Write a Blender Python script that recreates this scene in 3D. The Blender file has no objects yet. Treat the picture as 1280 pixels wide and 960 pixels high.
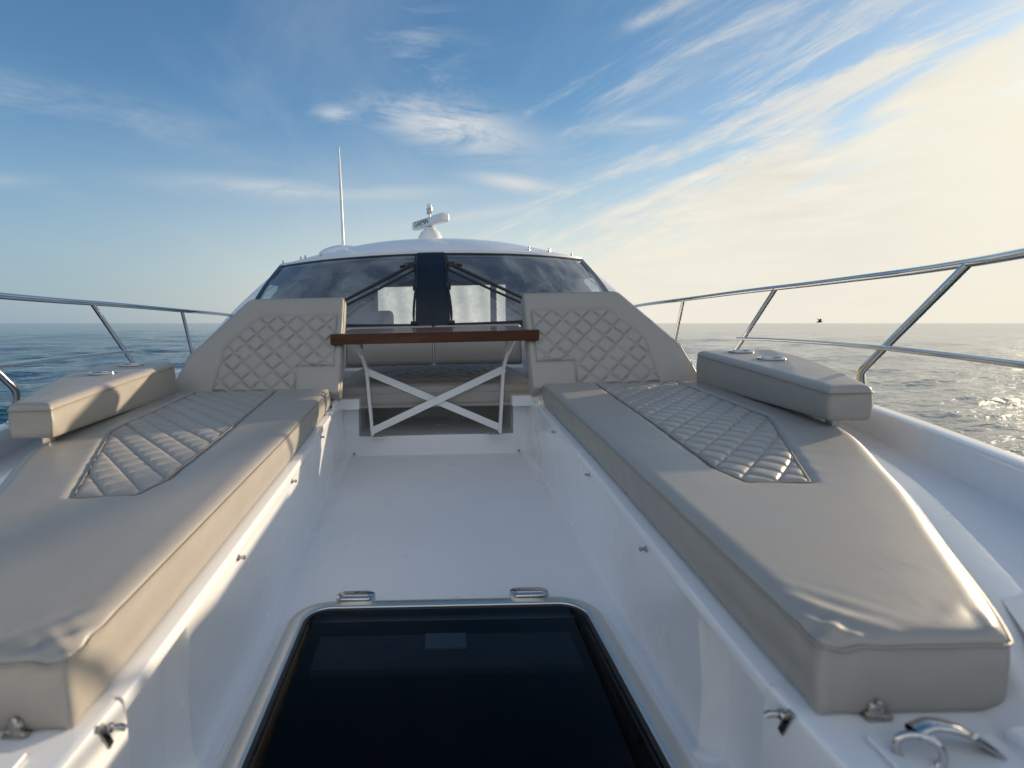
import bpy, bmesh, math, random
import numpy as np
from mathutils import Matrix, Vector
random.seed(4); rng = np.random.default_rng(7)
S = bpy.context.scene
COL = S.collection
rad = math.radians

# ------------------------------------------------------------------ camera data (boat frame)
CAM = Vector((-0.022, 0.0, 0.69))
FPX = 680.0
ROLL = rad(-1.25)                      # the boat heels a little in the swell
SUN_AZ, SUN_EL = rad(60), rad(10.9)    # azimuth from +Y towards +X
SUN_DIR = Vector((math.sin(SUN_AZ)*math.cos(SUN_EL), math.cos(SUN_AZ)*math.cos(SUN_EL), math.sin(SUN_EL)))
SEA_Z = -1.35

# ------------------------------------------------------------------ materials
def new_mat(name):
    m = bpy.data.materials.new(name); m.use_nodes = True
    nt = m.node_tree; nt.nodes.clear()
    out = nt.nodes.new('ShaderNodeOutputMaterial')
    return m, nt, out
def nd(nt, t, **kw):
    n = nt.nodes.new(t)
    for k, v in kw.items():
        if k in n.inputs: n.inputs[k].default_value = v
        else: setattr(n, k, v)
    return n
def principled(name, col, rough=.4, metal=0., coat=0., coat_rough=.1, var=.05, vscale=6., bump=0., bscale=400., spec=.5,
               stretch=None, rvar=0., dirt=None, crinkle=0.):
    m, nt, out = new_mat(name); L = nt.links
    p = nd(nt, 'ShaderNodeBsdfPrincipled'); L.new(p.outputs[0], out.inputs[0])
    p.inputs['Roughness'].default_value = rough; p.inputs['Metallic'].default_value = metal
    p.inputs['Coat Weight'].default_value = coat; p.inputs['Coat Roughness'].default_value = coat_rough
    p.inputs['Specular IOR Level'].default_value = spec
    tc = nd(nt, 'ShaderNodeTexCoord'); vec = tc.outputs['Object']
    if stretch:
        mp = nd(nt, 'ShaderNodeMapping'); mp.inputs['Scale'].default_value = stretch; L.new(vec, mp.inputs[0]); vec = mp.outputs[0]
    n = nd(nt, 'ShaderNodeTexNoise', Scale=vscale, Detail=6., Roughness=.6); L.new(vec, n.inputs['Vector'])
    r = nd(nt, 'ShaderNodeValToRGB'); L.new(n.outputs['Fac'], r.inputs[0])
    r.color_ramp.elements[0].position = .3; r.color_ramp.elements[1].position = .7
    r.color_ramp.elements[0].color = (*[c*(1-var) for c in col], 1); r.color_ramp.elements[1].color = (*[min(1, c*(1+var)) for c in col], 1)
    col_out = r.outputs[0]
    if dirt:
        n3 = nd(nt, 'ShaderNodeTexNoise', Scale=dirt[1], Detail=8., Roughness=.7); L.new(tc.outputs['Object'], n3.inputs['Vector'])
        r3 = nd(nt, 'ShaderNodeValToRGB'); L.new(n3.outputs['Fac'], r3.inputs[0])
        r3.color_ramp.elements[0].position = .60; r3.color_ramp.elements[1].position = .78
        r3.color_ramp.elements[0].color = (0, 0, 0, 1); r3.color_ramp.elements[1].color = (dirt[2],)*3+(1,)
        mx = nd(nt, 'ShaderNodeMix', data_type='RGBA'); L.new(r3.outputs[0], mx.inputs[0]); L.new(col_out, mx.inputs[6])
        mx.inputs[7].default_value = (*dirt[0], 1); col_out = mx.outputs[2]
    L.new(col_out, p.inputs['Base Color'])
    if rvar:
        n4 = nd(nt, 'ShaderNodeTexNoise', Scale=vscale*2.3, Detail=5.); L.new(tc.outputs['Object'], n4.inputs['Vector'])
        mr = nd(nt, 'ShaderNodeMapRange'); L.new(n4.outputs['Fac'], mr.inputs[0])
        mr.inputs[1].default_value = .3; mr.inputs[2].default_value = .7
        mr.inputs[3].default_value = max(.02, rough-rvar); mr.inputs[4].default_value = rough+rvar
        L.new(mr.outputs[0], p.inputs['Roughness'])
    if bump:
        n2 = nd(nt, 'ShaderNodeTexNoise', Scale=bscale, Detail=3.); L.new(tc.outputs['Object'], n2.inputs['Vector'])
        b = nd(nt, 'ShaderNodeBump', Strength=bump, Distance=.001); L.new(n2.outputs['Fac'], b.inputs['Height'])
        if crinkle:
            n5 = nd(nt, 'ShaderNodeTexNoise', Scale=17., Detail=5., Roughness=.62, Distortion=1.6); L.new(tc.outputs['Object'], n5.inputs['Vector'])
            b2 = nd(nt, 'ShaderNodeBump', Strength=crinkle, Distance=.006); L.new(n5.outputs['Fac'], b2.inputs['Height']); L.new(b2.outputs[0], b.inputs['Normal'])
        L.new(b.outputs[0], p.inputs['Normal'])
    return m

M = {}
M['vinyl'] = principled('beige_vinyl', (.345, .320, .284), .40, var=.035, vscale=5., bump=.10, bscale=1100., rvar=.05, spec=.5, crinkle=.085)
M['thread'] = principled('vinyl_piping', (.30, .265, .22), .5, var=.03, bump=.1, bscale=900.)
M['gel'] = principled('white_gelcoat', (.83, .835, .84), .24, var=.015, vscale=2.2, coat=.3, coat_rough=.08, rvar=.06, dirt=((.60, .60, .58), 5.5, .45), bump=.03, bscale=30.)
M['gel2'] = principled('nonslip_gelcoat', (.81, .815, .82), .42, var=.02, vscale=3., rvar=.08, dirt=((.50, .50, .48), 6., .7), bump=.5, bscale=420.)
M['white'] = principled('white_paint', (.80, .80, .79), .3, var=.015, vscale=8.)
M['inner'] = principled('shaded_recess_gelcoat', (.62, .59, .55), .6, var=.05, vscale=9.)  # white gelcoat with the shade of the recess put into its colour
M['chrome'] = principled('polished_stainless', (.58, .57, .55), .09, metal=1., var=.02, vscale=8., rvar=.03)
M['steel'] = principled('brushed_stainless', (.46, .44, .41), .27, metal=1., var=.06, vscale=40., rvar=.08)
M['alu'] = principled('anodised_aluminium', (.70, .68, .63), .33, metal=1., var=.02, vscale=6., rvar=.02)
M['black'] = principled('black_rubber', (.012, .012, .013), .5, var=.1, vscale=40.)
M['navy'] = principled('dark_mullion_paint', (.010, .015, .022), .28, var=.06, vscale=7., spec=.35)
M['seatdark'] = principled('dark_cabin_upholstery', (.05, .075, .085), .6, var=.1, vscale=10.)
M['cabin'] = principled('grey_cabin_lining', (.30, .31, .32), .6, var=.08, vscale=4.)
M['cabinlight'] = principled('pale_cabin_lining', (.50, .48, .45), .6, var=.05, vscale=4.)
M['bird'] = principled('dark_plumage', (.035, .032, .026), .8, var=.2, vscale=20.)
M['text'] = principled('dark_lettering', (.03, .035, .045), .5, var=.02)
M['anti'] = principled('blind_fabric', (.10, .12, .135), .7, var=.15, vscale=8., spec=.1)
M['patch'] = principled('blind_handle_plate', (.36, .42, .47), .5, var=.05, spec=.1)
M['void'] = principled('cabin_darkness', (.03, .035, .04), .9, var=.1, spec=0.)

def teak():
    m, nt, out = new_mat('varnished_teak'); L = nt.links
    p = nd(nt, 'ShaderNodeBsdfPrincipled'); L.new(p.outputs[0], out.inputs[0])
    tc = nd(nt, 'ShaderNodeTexCoord'); mp = nd(nt, 'ShaderNodeMapping'); mp.inputs['Scale'].default_value = (1.6, 22, 30)
    L.new(tc.outputs['Object'], mp.inputs[0])
    n = nd(nt, 'ShaderNodeTexNoise', Scale=2.4, Detail=9., Roughness=.65, Distortion=.6); L.new(mp.outputs[0], n.inputs['Vector'])
    r = nd(nt, 'ShaderNodeValToRGB'); L.new(n.outputs['Fac'], r.inputs[0])
    e = r.color_ramp.elements; e[0].position = .28; e[1].position = .74
    e[0].color = (.028, .0062, .0006, 1); e[1].color = (.098, .026, .0026, 1)
    L.new(r.outputs[0], p.inputs['Base Color'])
    p.inputs['Roughness'].default_value = .35; p.inputs['Coat Weight'].default_value = .15; p.inputs['Coat Roughness'].default_value = .06; p.inputs['Specular IOR Level'].default_value = .3
    return m
M['teak'] = teak()

def glass(name, tint, base_refl, rough=.015, streak=0., ior=1.5):
    m, nt, out = new_mat(name); L = nt.links
    t = nd(nt, 'ShaderNodeBsdfTransparent', Color=(*tint, 1)); g = nd(nt, 'ShaderNodeBsdfGlossy', Roughness=rough)
    f = nd(nt, 'ShaderNodeFresnel', IOR=ior); a = nd(nt, 'ShaderNodeMath', operation='ADD'); a.inputs[1].default_value = base_refl
    a.use_clamp = True
    L.new(f.outputs[0], a.inputs[0])
    mx = nd(nt, 'ShaderNodeMixShader'); L.new(a.outputs[0], mx.inputs[0]); L.new(t.outputs[0], mx.inputs[1]); L.new(g.outputs[0], mx.inputs[2])
    last = mx
    if streak:   # dried salt spray, with an even pale film added to lighten dark glass
        tc = nd(nt, 'ShaderNodeTexCoord'); n = nd(nt, 'ShaderNodeTexNoise', Scale=2.1, Detail=9., Roughness=.68, Distortion=.8)
        L.new(tc.outputs['Object'], n.inputs['Vector'])
        r = nd(nt, 'ShaderNodeValToRGB'); L.new(n.outputs['Fac'], r.inputs[0])
        r.color_ramp.elements[0].position = .45; r.color_ramp.elements[1].position = .80
        r.color_ramp.elements[0].color = (.07,)*3+(1,); r.color_ramp.elements[1].color = (streak,)*3+(1,)
        d = nd(nt, 'ShaderNodeBsdfDiffuse', Color=(.72, .72, .70, 1))
        m2 = nd(nt, 'ShaderNodeMixShader'); L.new(r.outputs[0], m2.inputs[0]); L.new(mx.outputs[0], m2.inputs[1]); L.new(d.outputs[0], m2.inputs[2]); last = m2
    L.new(last.outputs[0], out.inputs[0])
    return m
M['screen'] = glass('windscreen_glass', (.80, .87, .90), .16, streak=.42)
M['sideglass'] = glass('side_window_glass', (.62, .74, .80), .03)
M['hatch'] = glass('smoked_hatch_acrylic', (.36, .39, .43), .0, .03, ior=1.2)

def canvas():
    m, nt, out = new_mat('crinkled_clear_vinyl_curtain'); L = nt.links
    tc = nd(nt, 'ShaderNodeTexCoord')
    n = nd(nt, 'ShaderNodeTexNoise', Scale=9., Detail=7., Roughness=.6, Distortion=1.4); L.new(tc.outputs['Object'], n.inputs['Vector'])
    r = nd(nt, 'ShaderNodeValToRGB'); L.new(n.outputs['Fac'], r.inputs[0])
    r.color_ramp.elements[0].position = .34; r.color_ramp.elements[1].position = .62
    r.color_ramp.elements[0].color = (.5, .54, .58, 1); r.color_ramp.elements[1].color = (.93, .95, .97, 1)
    d = nd(nt, 'ShaderNodeBsdfDiffuse'); t = nd(nt, 'ShaderNodeBsdfTranslucent'); L.new(r.outputs[0], d.inputs[0]); L.new(r.outputs[0], t.inputs[0])
    mx = nd(nt, 'ShaderNodeMixShader', Fac=.72); L.new(d.outputs[0], mx.inputs[1]); L.new(t.outputs[0], mx.inputs[2])
    tr = nd(nt, 'ShaderNodeBsdfTransparent'); m2 = nd(nt, 'ShaderNodeMixShader', Fac=.62)
    L.new(mx.outputs[0], m2.inputs[1]); L.new(tr.outputs[0], m2.inputs[2]); L.new(m2.outputs[0], out.inputs[0])
    return m
M['canvas'] = canvas()

def water():
    m, nt, out = new_mat('sea_water'); L = nt.links
    p = nd(nt, 'ShaderNodeBsdfPrincipled'); L.new(p.outputs[0], out.inputs[0])
    p.inputs['Base Color'].default_value = (.003, .040, .072, 1); p.inputs['Roughness'].default_value = .07; p.inputs['IOR'].default_value = 1.48
    tc = nd(nt, 'ShaderNodeTexCoord'); prev = None
    ln = nd(nt, 'ShaderNodeVectorMath', operation='LENGTH'); L.new(tc.outputs['Object'], ln.inputs[0])   # wavelets too fine to resolve far out become roughness
    def fade(a, b, va, vb):
        n = nd(nt, 'ShaderNodeMapRange', interpolation_type='SMOOTHSTEP'); L.new(ln.outputs['Value'], n.inputs[0])
        for k, x in enumerate((a, b, va, vb)): n.inputs[k+1].default_value = x
        return n.outputs[0]
    L.new(fade(8., 250., .07, .13), p.inputs['Roughness']); st_ = fade(10., 220., 1., .42)
    for sc, st, ds, ax in ((.7, 1., .20, (.42, 1, 1)), (2.1, 1., .065, (.46, 1, 1)), (6.5, 1., .012, (.6, 1, 1))):
        mp = nd(nt, 'ShaderNodeMapping', vector_type='TEXTURE'); mp.inputs['Scale'].default_value = ax; mp.inputs['Rotation'].default_value = (0, 0, rad(125)+.12*math.sin(sc*9))
        L.new(tc.outputs['Object'], mp.inputs[0])
        n = nd(nt, 'ShaderNodeTexNoise', Scale=sc, Detail=3., Roughness=.5, Distortion=.3); L.new(mp.outputs[0], n.inputs['Vector'])
        b = nd(nt, 'ShaderNodeBump', Distance=ds*.95*st); L.new(st_, b.inputs['Strength']); L.new(n.outputs['Fac'], b.inputs['Height'])
        if prev: L.new(prev.outputs[0], b.inputs['Normal'])
        prev = b
    L.new(prev.outputs[0], p.inputs['Normal'])
    return m
M['water'] = water()

# ------------------------------------------------------------------ object helpers
ORG = {}; TOP = []
def thing(name, label, cat, org, group=None, boat=True):
    o = bpy.data.objects.new(name, None); COL.objects.link(o); o.empty_display_size = .1
    o.location = org; ORG[o.name] = Vector(org); o['label'] = label; o['category'] = cat
    if group: o['group'] = group
    if boat: TOP.append(o)
    return o
def root_org(o):
    while o.parent: o = o.parent
    return ORG.get(o.name, Vector((0, 0, 0)))
def mk(name, V, Fc, mat, parent=None, ang=35, label=None):
    me = bpy.data.meshes.new(name)
    V = np.asarray(V, float)
    if parent is not None: V = V - np.array(root_org(parent))
    me.from_pydata(V.tolist(), [], [list(map(int, f)) for f in Fc]); me.validate(); me.update()
    me.materials.append(M[mat] if isinstance(mat, str) else mat)
    me.shade_smooth()
    if ang is not None and ang < 180: me.set_sharp_from_angle(angle=rad(ang))
    o = bpy.data.objects.new(name, me); COL.objects.link(o)
    if parent is not None: o.parent = parent
    if label: o['label'] = label
    return o
class MB:
    def __init__(s): s.V = []; s.F = []; s.wn = False
    def add(s, V, Fc):
        n = len(s.V); s.V += [tuple(v) for v in V]; s.F += [[i+n for i in f] for f in Fc]; return s
    def box(s, c, d, bev=.004, R=None, seg=2):
        s.wn = bev > 0
        bm = bmesh.new(); bmesh.ops.create_cube(bm, size=1)
        bmesh.ops.scale(bm, vec=d, verts=bm.verts)
        if bev > 0: bmesh.ops.bevel(bm, geom=bm.edges[:], offset=min(bev, min(d)*.45), segments=seg, affect='EDGES', profile=.5)
        T = Matrix.Translation(c) @ (R.to_4x4() if R is not None else Matrix.Identity(4))
        bm.transform(T); bm.verts.index_update()
        s.add([v.co[:] for v in bm.verts], [[v.index for v in f.verts] for f in bm.faces]); bm.free(); return s
    def tube(s, P, r, n=12, caps=True):
        P = [Vector(p) for p in P]; N = len(P); rr = r if hasattr(r, '__len__') else [r]*N
        T = [(P[min(i+1, N-1)]-P[max(i-1, 0)]).normalized() for i in range(N)]
        a = Vector((0, 0, 1)) if abs(T[0].z) < .9 else Vector((1, 0, 0))
        u = T[0].cross(a).normalized(); V = []
        for i in range(N):
            u = (u - T[i]*u.dot(T[i])).normalized(); w = T[i].cross(u)
            V += [P[i] + (u*math.cos(2*math.pi*k/n) + w*math.sin(2*math.pi*k/n))*rr[i] for k in range(n)]
        Fc = [[i*n+k, i*n+(k+1) % n, (i+1)*n+(k+1) % n, (i+1)*n+k] for i in range(N-1) for k in range(n)]
        if caps: Fc += [list(range(n))[::-1], [(N-1)*n+k for k in range(n)]]
        return s.add(V, Fc)
    def lathe(s, prof, c, n=32, axis=None):
        V = []; 
        R = Vector((0, 0, 1)).rotation_difference(Vector(axis)).to_matrix() if axis is not None else Matrix.Identity(3)
        for r, z in prof:
            for k in range(n):
                a = 2*math.pi*k/n; V.append(Vector(c) + R @ Vector((r*math.cos(a), r*math.sin(a), z)))
        m = len(prof)
        Fc = [[i*n+k, i*n+(k+1) % n, (i+1)*n+(k+1) % n, (i+1)*n+k] for i in range(m-1) for k in range(n)]
        Fc += [list(range(n))[::-1], [(m-1)*n+k for k in range(n)]]
        return s.add(V, Fc)
    def grid(s, G):                       # G[i][j] -> points
        G = np.asarray(G, float); a, b = G.shape[:2]
        Fc = [[i*b+j, i*b+j+1, (i+1)*b+j+1, (i+1)*b+j] for i in range(a-1) for j in range(b-1)]
        return s.add(G.reshape(-1, 3), Fc)
    def bar(s, p, q, w, t, up=(0, 1, 0), bev=.002):   # flat bar from p to q, w across, t along 'up'
        p, q = Vector(p), Vector(q); d = q-p; L_ = d.length; x = d.normalized(); u = Vector(up); u = (u-x*u.dot(x)).normalized(); y = u.cross(x)
        R = Matrix((x, y, u)).transposed()
        return s.box((p+q)/2, (L_, w, t), bev, R)
    def build(s, name, mat, parent=None, ang=35, label=None):
        o = mk(name, s.V, s.F, mat, parent, ang, label)
        if s.wn: w = o.modifiers.new('weighted_normals', 'WEIGHTED_NORMAL'); w.keep_sharp = True; w.weight = 80
        return o

def pchip(xs, ys):
    xs, ys = np.array(xs, float), np.array(ys, float); h = np.diff(xs); d = np.diff(ys)/h; m = np.zeros_like(ys)
    m[0], m[-1] = d[0], d[-1]
    for i in range(1, len(xs)-1):
        m[i] = 0 if d[i-1]*d[i] <= 0 else (h[i-1]+h[i])*d[i-1]*d[i]/(h[i]*d[i-1]*.5+h[i-1]*d[i]*.5+ (h[i-1]*d[i]*.5+h[i]*d[i-1]*.5)) * 1.0
    def f(x):
        x = np.asarray(x, float); k = np.clip(np.searchsorted(xs, x)-1, 0, len(xs)-2); t = (x-xs[k])/h[k]
        return ys[k]*(1+2*t)*(1-t)**2 + h[k]*m[k]*t*(1-t)**2 + ys[k+1]*t*t*(3-2*t) + h[k]*m[k+1]*t*t*(t-1)
    return f
def spline(P, n=8):                       # Catmull-Rom through points
    P = [Vector(p) for p in P]; out = []
    for i in range(len(P)-1):
        a, b, c, d = P[max(i-1, 0)], P[i], P[i+1], P[min(i+2, len(P)-1)]
        for k in range(n):
            t = k/n; out.append(.5*((2*b)+(c-a)*t+(2*a-5*b+4*c-d)*t*t+(3*b-a-3*c+d)*t**3))
    return out+[P[-1]]

# ------------------------------------------------------------------ lines of the boat (half breadths against Y)
xin = lambda Y: .401 + .0400*(np.asarray(Y, float)-.55)             # inner edge of the chaise cushions
zt = lambda Y: .343 + .0335*(np.asarray(Y, float)-.55)              # their top
zb = lambda Y: zt(Y)-.085                                            # their base
xo = pchip([.40, .55, .75, 1.06, 1.55, 2.0, 2.45], [.475, .606, .727, .905, 1.125, 1.172, 1.185])
xc = pchip([-.9, -.3, .3, .55, .76, 1.29, 1.8, 2.4, 3.4, 4.8], [.06, .24, .52, .69, .835, 1.105, 1.27, 1.38, 1.47, 1.60])
zc = pchip([-.9, .4, .8, 1.3, 2.4, 3.4, 4.8], [.27, .275, .305, .322, .332, .34, .34])
xb = pchip([-1.6, -1.0, -.4, .3, 1.02, 1.72, 2.5, 3.3, 4.5, 8.6], [.02, .32, .56, .82, 1.115, 1.375, 1.60, 1.74, 1.83, 1.80])
wall_t = lambda Y: xin(Y)-.022
wall_b = lambda Y: xin(Y)-.010

# ================================================================== the yacht
yacht = thing('motor_yacht', 'white motor yacht with a curved windscreen and a sunken bow lounge', 'yacht', (0, 0, 0))

# ---- hull and bulwark
mb = MB()
for sd in (1, -1):
    Ys = np.concatenate([np.linspace(-1.6, 4.5, 62), np.linspace(4.7, 8.6, 12)]); G = []
    for Y in Ys:
        b = float(xb(Y)); w = min(.05, b*.6); zcap = .39+.0*Y
        row = [(b+.012, .285), (b+.001, .375), (b+.004, .386), (b+.012, .390), (b+w-.006, .392), (b+w+.004, .386), (b+w+.008, .37), (b+w+.004, .30),
               (b+w-.02, .1), ((b+w)*.94-.02, -.5), ((b+w)*.86-.04, -1.1), ((b+w)*.78-.05, -1.7)]
        G.append([(sd*x, Y, z) for x, z in row])
    mb.grid(G if sd < 0 else [r[::-1] for r in G])
b = float(xb(8.6)); mb.add([(-b-.05, 8.6, .39), (b+.05, 8.6, .39), (b*.8, 8.6, -1.7), (-b*.8, 8.6, -1.7)], [[0, 1, 2, 3]])
hull = mb.build('hull', 'gel', yacht, 40)

# ---- side decks
for sd in (1, -1):
    G = []
    for Y in np.linspace(-1.3, 8.3, 90):
        a = float(xc(min(Y, 4.8)))-.05 if Y < 4.8 else 1.55; b = float(xb(Y))+.015
        G.append([(sd*x, Y, .30-.004*(t-.5)**2) for t in np.linspace(0, 1, 5) for x in [a+(b-a)*t]])
    MB().grid(G if sd < 0 else [r[::-1] for r in G]).build('side_deck', 'gel2', yacht)

# ---- coaming: white moulding carrying each chaise, from the side deck over the top to the cockpit wall and down to the floor
def fillet(cx, cz, r, a0, a1, n=5): return [(cx+r*math.cos(rad(a0+(a1-a0)*k/n)), cz+r*math.sin(rad(a0+(a1-a0)*k/n))) for k in range(n+1)]
coam = {}
for sd in (1, -1):
    G = []
    for Y in np.concatenate([np.linspace(.60, .76, 8), np.linspace(.768, .796, 8), np.linspace(.82, 2.42, 80)]):
        zB = float(zb(Y)); wt, wb = float(wall_t(Y)), float(wall_b(Y)); X = float(xc(Y)); Z = float(zc(Y)); o = min(float(xo(Y))+.004, X-.03)
        prof = [(X+.022, .296)] + [(X+.008, Z-.02)] + fillet(X-.006, Z-.014, .014, 20, 90, 4) + [(o+.012, Z+.001), (o+.004, Z-.001), (o-.003, min(Z-.006, zB-.001))]
        prof += [(o-.06, zB-.002), ((o+wt)/2, zB-.002), (wt+.03, zB-.002), (wt+.004, zB-.0022), (wt+.0012, zB-.0034), (wt, zB-.006), (wt, zB-.022), (wt+.001, zB-.0235), (wt+.004, zB-.025), (wt+.0045, zB-.027)]
        rc_ = .032*float(np.clip((.79-Y)/.02, 0, 1)); wt += rc_; wb += rc_
        prof += [(wt+.005, zB-.05), (wb+.001, .12)] + [(wb-.028*(1-math.sin(a)), .028*(1-math.cos(a))) for a in np.linspace(math.pi/2, 0, 6)]
        G.append([(sd*x, Y, z) for x, z in prof])
    m_ = MB().grid(G if sd < 0 else [r[::-1] for r in G])
    # near end cap of the lip
    coam[sd] = m_.build('coaming', 'gel', yacht, 30)
    # forward wall section: plain face set back behind the lid lip, running on towards the bow
    G = []
    for Y in np.linspace(-.35, .604, 24):
        wb = float(wall_b(max(Y, -.2)))+.034
        prof = [(wb+.03, .24), (wb+.004, .235), (wb+.001, .12)] + [(wb-.03*(1-math.sin(a)), .03*(1-math.cos(a))) for a in np.linspace(math.pi/2, 0, 6)]
        G.append([(sd*x, Y, z) for x, z in prof])
    MB().grid(G if sd < 0 else [r[::-1] for r in G]).build('forward_wall', 'gel', yacht)
    # lid lip end plate
    Y = .60; zB = float(zb(Y)); wt = float(wall_t(Y))
    MB().box((sd*(wt+.05), .6035, zB-.0145), (.098, .005, .021), .0015).build('lid_edge', 'gel', yacht)
    # after part of the wall, between the chaise and the step
    G = []
    for Y in np.linspace(2.42, 2.86, 8):
        wb = float(wall_b(Y))
        prof = [(wb+.13, .318), (wb+.012, .318), (wb+.004, .314), (wb, .305), (wb, .12)] + [(wb-.028*(1-math.sin(a)), .028*(1-math.cos(a))) for a in np.linspace(math.pi/2, 0, 6)]
        G.append([(sd*x, Y, z) for x, z in prof])
    MB().grid(G if sd < 0 else [r[::-1] for r in G]).build('wall_end', 'gel', yacht)

# ---- foredeck blocks in front of the chaises
for sd in (1, -1):
    G = []; H = []
    for Y in np.linspace(-.9, .6035, 50):
        X = float(xc(Y)); x0 = .382 if Y > -.2 else max(.03, .382-(-.2-Y)*.5); x0 = min(x0, X*.8); Z = .258
        Zc = float(zc(Y)); w_ = X-x0; prof = [(X+.022, .296), (X+.008, Zc-.02)]+fillet(X-.006, Zc-.014, .014, 20, 90, 4)+[(X-.18*w_, Zc+.001), (X-.22*w_, Zc-.002), (X-.34*w_, Z+.002), (X-.4*w_, Z), ((X+x0)/2-.05*w_, Z), (x0+.012, Z), (x0+.004, Z-.003), (x0, Z-.010), (x0-.001, .12), (x0-.004, .02), (x0-.005, -.01)]
        G.append([(sd*x, Y, z) for x, z in prof])
    m_ = MB().grid(G if sd < 0 else [r[::-1] for r in G])
    m_.box((sd*.47, .599, .122), (.172, .012, .25), .003)
    blk = m_.build('foredeck_block', 'gel', yacht)
    # raised non-slip tread panel
    V = [(sd*.425, .512), (sd*.555, .512), (sd*.53, .20), (sd*.405, .20)]
    bm = bmesh.new(); vs = [bm.verts.new((x, y, .2585)) for x, y in (V if sd > 0 else V[::-1])]
    f = bm.faces.new(vs); f.normal_update()
    if f.normal.z < 0: f.normal_flip()
    r = bmesh.ops.extrude_face_region(bm, geom=[f]); bmesh.ops.translate(bm, vec=(0, 0, .006), verts=[v for v in r['geom'] if isinstance(v, bmesh.types.BMVert)])
    bmesh.ops.bevel(bm, geom=bm.edges[:], offset=.003, segments=2, affect='EDGES'); bm.verts.index_update()
    mk('tread_panel', [v.co[:] for v in bm.verts], [[v.index for v in f.verts] for f in bm.faces], 'gel2', yacht); bm.free()

# ---- cockpit floor, hatch plinth
hx, hy0, hy1 = .317, .424, 1.202                                     # opening under the hatch
fl = MB(); fw_ = lambda Y: float(wall_b(max(Y, -.2)))+.03
fl.grid([[(x, Y, 0.) for x in np.linspace(-fw_(Y), fw_(Y), 9)] for Y in np.linspace(-.40, hy0, 10)])
fl.grid([[(x, Y, 0.) for x in np.linspace(-fw_(Y), fw_(Y), 9)] for Y in np.linspace(hy1, 2.83, 40)])
for sd in (1, -1):
    fl.grid([[(x, Y, 0.) for x in (np.linspace(hx, fw_(Y), 4) if sd > 0 else np.linspace(-fw_(Y), -hx, 4))] for Y in np.linspace(hy0, hy1, 16)])
floor = fl.build('cockpit_floor', 'gel2', yacht)
MB().box((0, -.36, .12), (.9, .03, .25), .004).build('forward_bulkhead', 'gel', yacht)

def rrect(x0, x1, y0, y1, r, n=8):
    P = []
    for cx, cy, a0 in ((x1-r, y1-r, 0), (x0+r, y1-r, 90), (x0+r, y0+r, 180), (x1-r, y0+r, 270)):
        P += [(cx+r*math.cos(rad(a0+90*k/n)), cy+r*math.sin(rad(a0+90*k/n))) for k in range(n+1)]
    return P
def loft(loops, close_top=True):          # list of (list of (x,y), z)
    V = []; Fc = []; n = len(loops[0][0])
    for P, z in loops: V += [(x, y, z) for x, y in P]
    for i in range(len(loops)-1):
        for k in range(n): Fc.append([i*n+k, i*n+(k+1) % n, (i+1)*n+(k+1) % n, (i+1)*n+k])
    if close_top: Fc.append([(len(loops)-1)*n+k for k in range(n)])
    return V, Fc
y1 = 1.205; y0 = .42
lp = lambda e, z, r: (rrect(-.318-e, .318+e, y0-e, y1+e, r+e*.9), z)
V, Fc = loft([lp(.062, -.004, .05), lp(.058, .008, .05), lp(.052, .013, .05), lp(.028, .0135, .05), lp(.028, .003, .05)], False)
hatch = None
MB().add(V, Fc).build('hatch_plinth', 'gel', yacht, 50)
V, Fc = loft([lp(.034, .004, .055), lp(.0335, .029, .055), lp(.0315, .0335, .055), lp(.027, .0352, .055), lp(.007, .0356, .055), lp(.003, .0350, .055), lp(.001, .0335, .055), lp(.0, .020, .055)], False)
hatch = MB().add(V, Fc).build('deck_hatch', 'alu', yacht, 50)
V, Fc = loft([lp(.0, .024, .055), lp(.0, .033, .055), lp(-.006, .0345, .055), lp(-.0075, .0335, .055), lp(-.009, .024, .055)], False)
MB().add(V, Fc).build('gasket', 'black', hatch, 50)
V, Fc = loft([lp(-.008, .027, .05), lp(-.008, .0305, .05), lp(-.010, .0318, .05)], True)
MB().add(V, Fc).build('hatch_pane', 'hatch', hatch, 30)
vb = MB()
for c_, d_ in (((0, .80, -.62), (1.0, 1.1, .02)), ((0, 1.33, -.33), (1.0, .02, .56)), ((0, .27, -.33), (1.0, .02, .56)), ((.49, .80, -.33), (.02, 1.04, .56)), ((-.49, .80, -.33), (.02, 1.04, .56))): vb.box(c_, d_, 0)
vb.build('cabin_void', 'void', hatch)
MB().box((-.003, 1.095, -.015), (.56, .12, .02), .004).build('roller_blind', 'anti', hatch)
MB().box((-.002, 1.115, .0005), (.09, .055, .008), .002).build('blind_handle', 'patch', hatch)
for x in (-.213, .203):
    m_ = MB(); prof = []
    P = rrect(x-.047, x+.047, 1.222, 1.262, .019, 6)
    cx, cy = x, 1.242
    sh = lambda s: [(cx+(px-cx)*s, cy+(py-cy)*s) for px, py in P]
    V, Fc = loft([(sh(1), .016), (sh(1), .042), (sh(.97), .0455), (sh(.86), .047)]); m_.add(V, Fc)
    hg = m_.build('hatch_hinge', 'chrome', hatch, 50)
    m_ = MB(); m_.tube([(x-.03, 1.236, .047), (x+.03, 1.236, .047)], .0045, 10)
    m_.build('hinge_pin', 'steel', hatch, 50)

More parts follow.
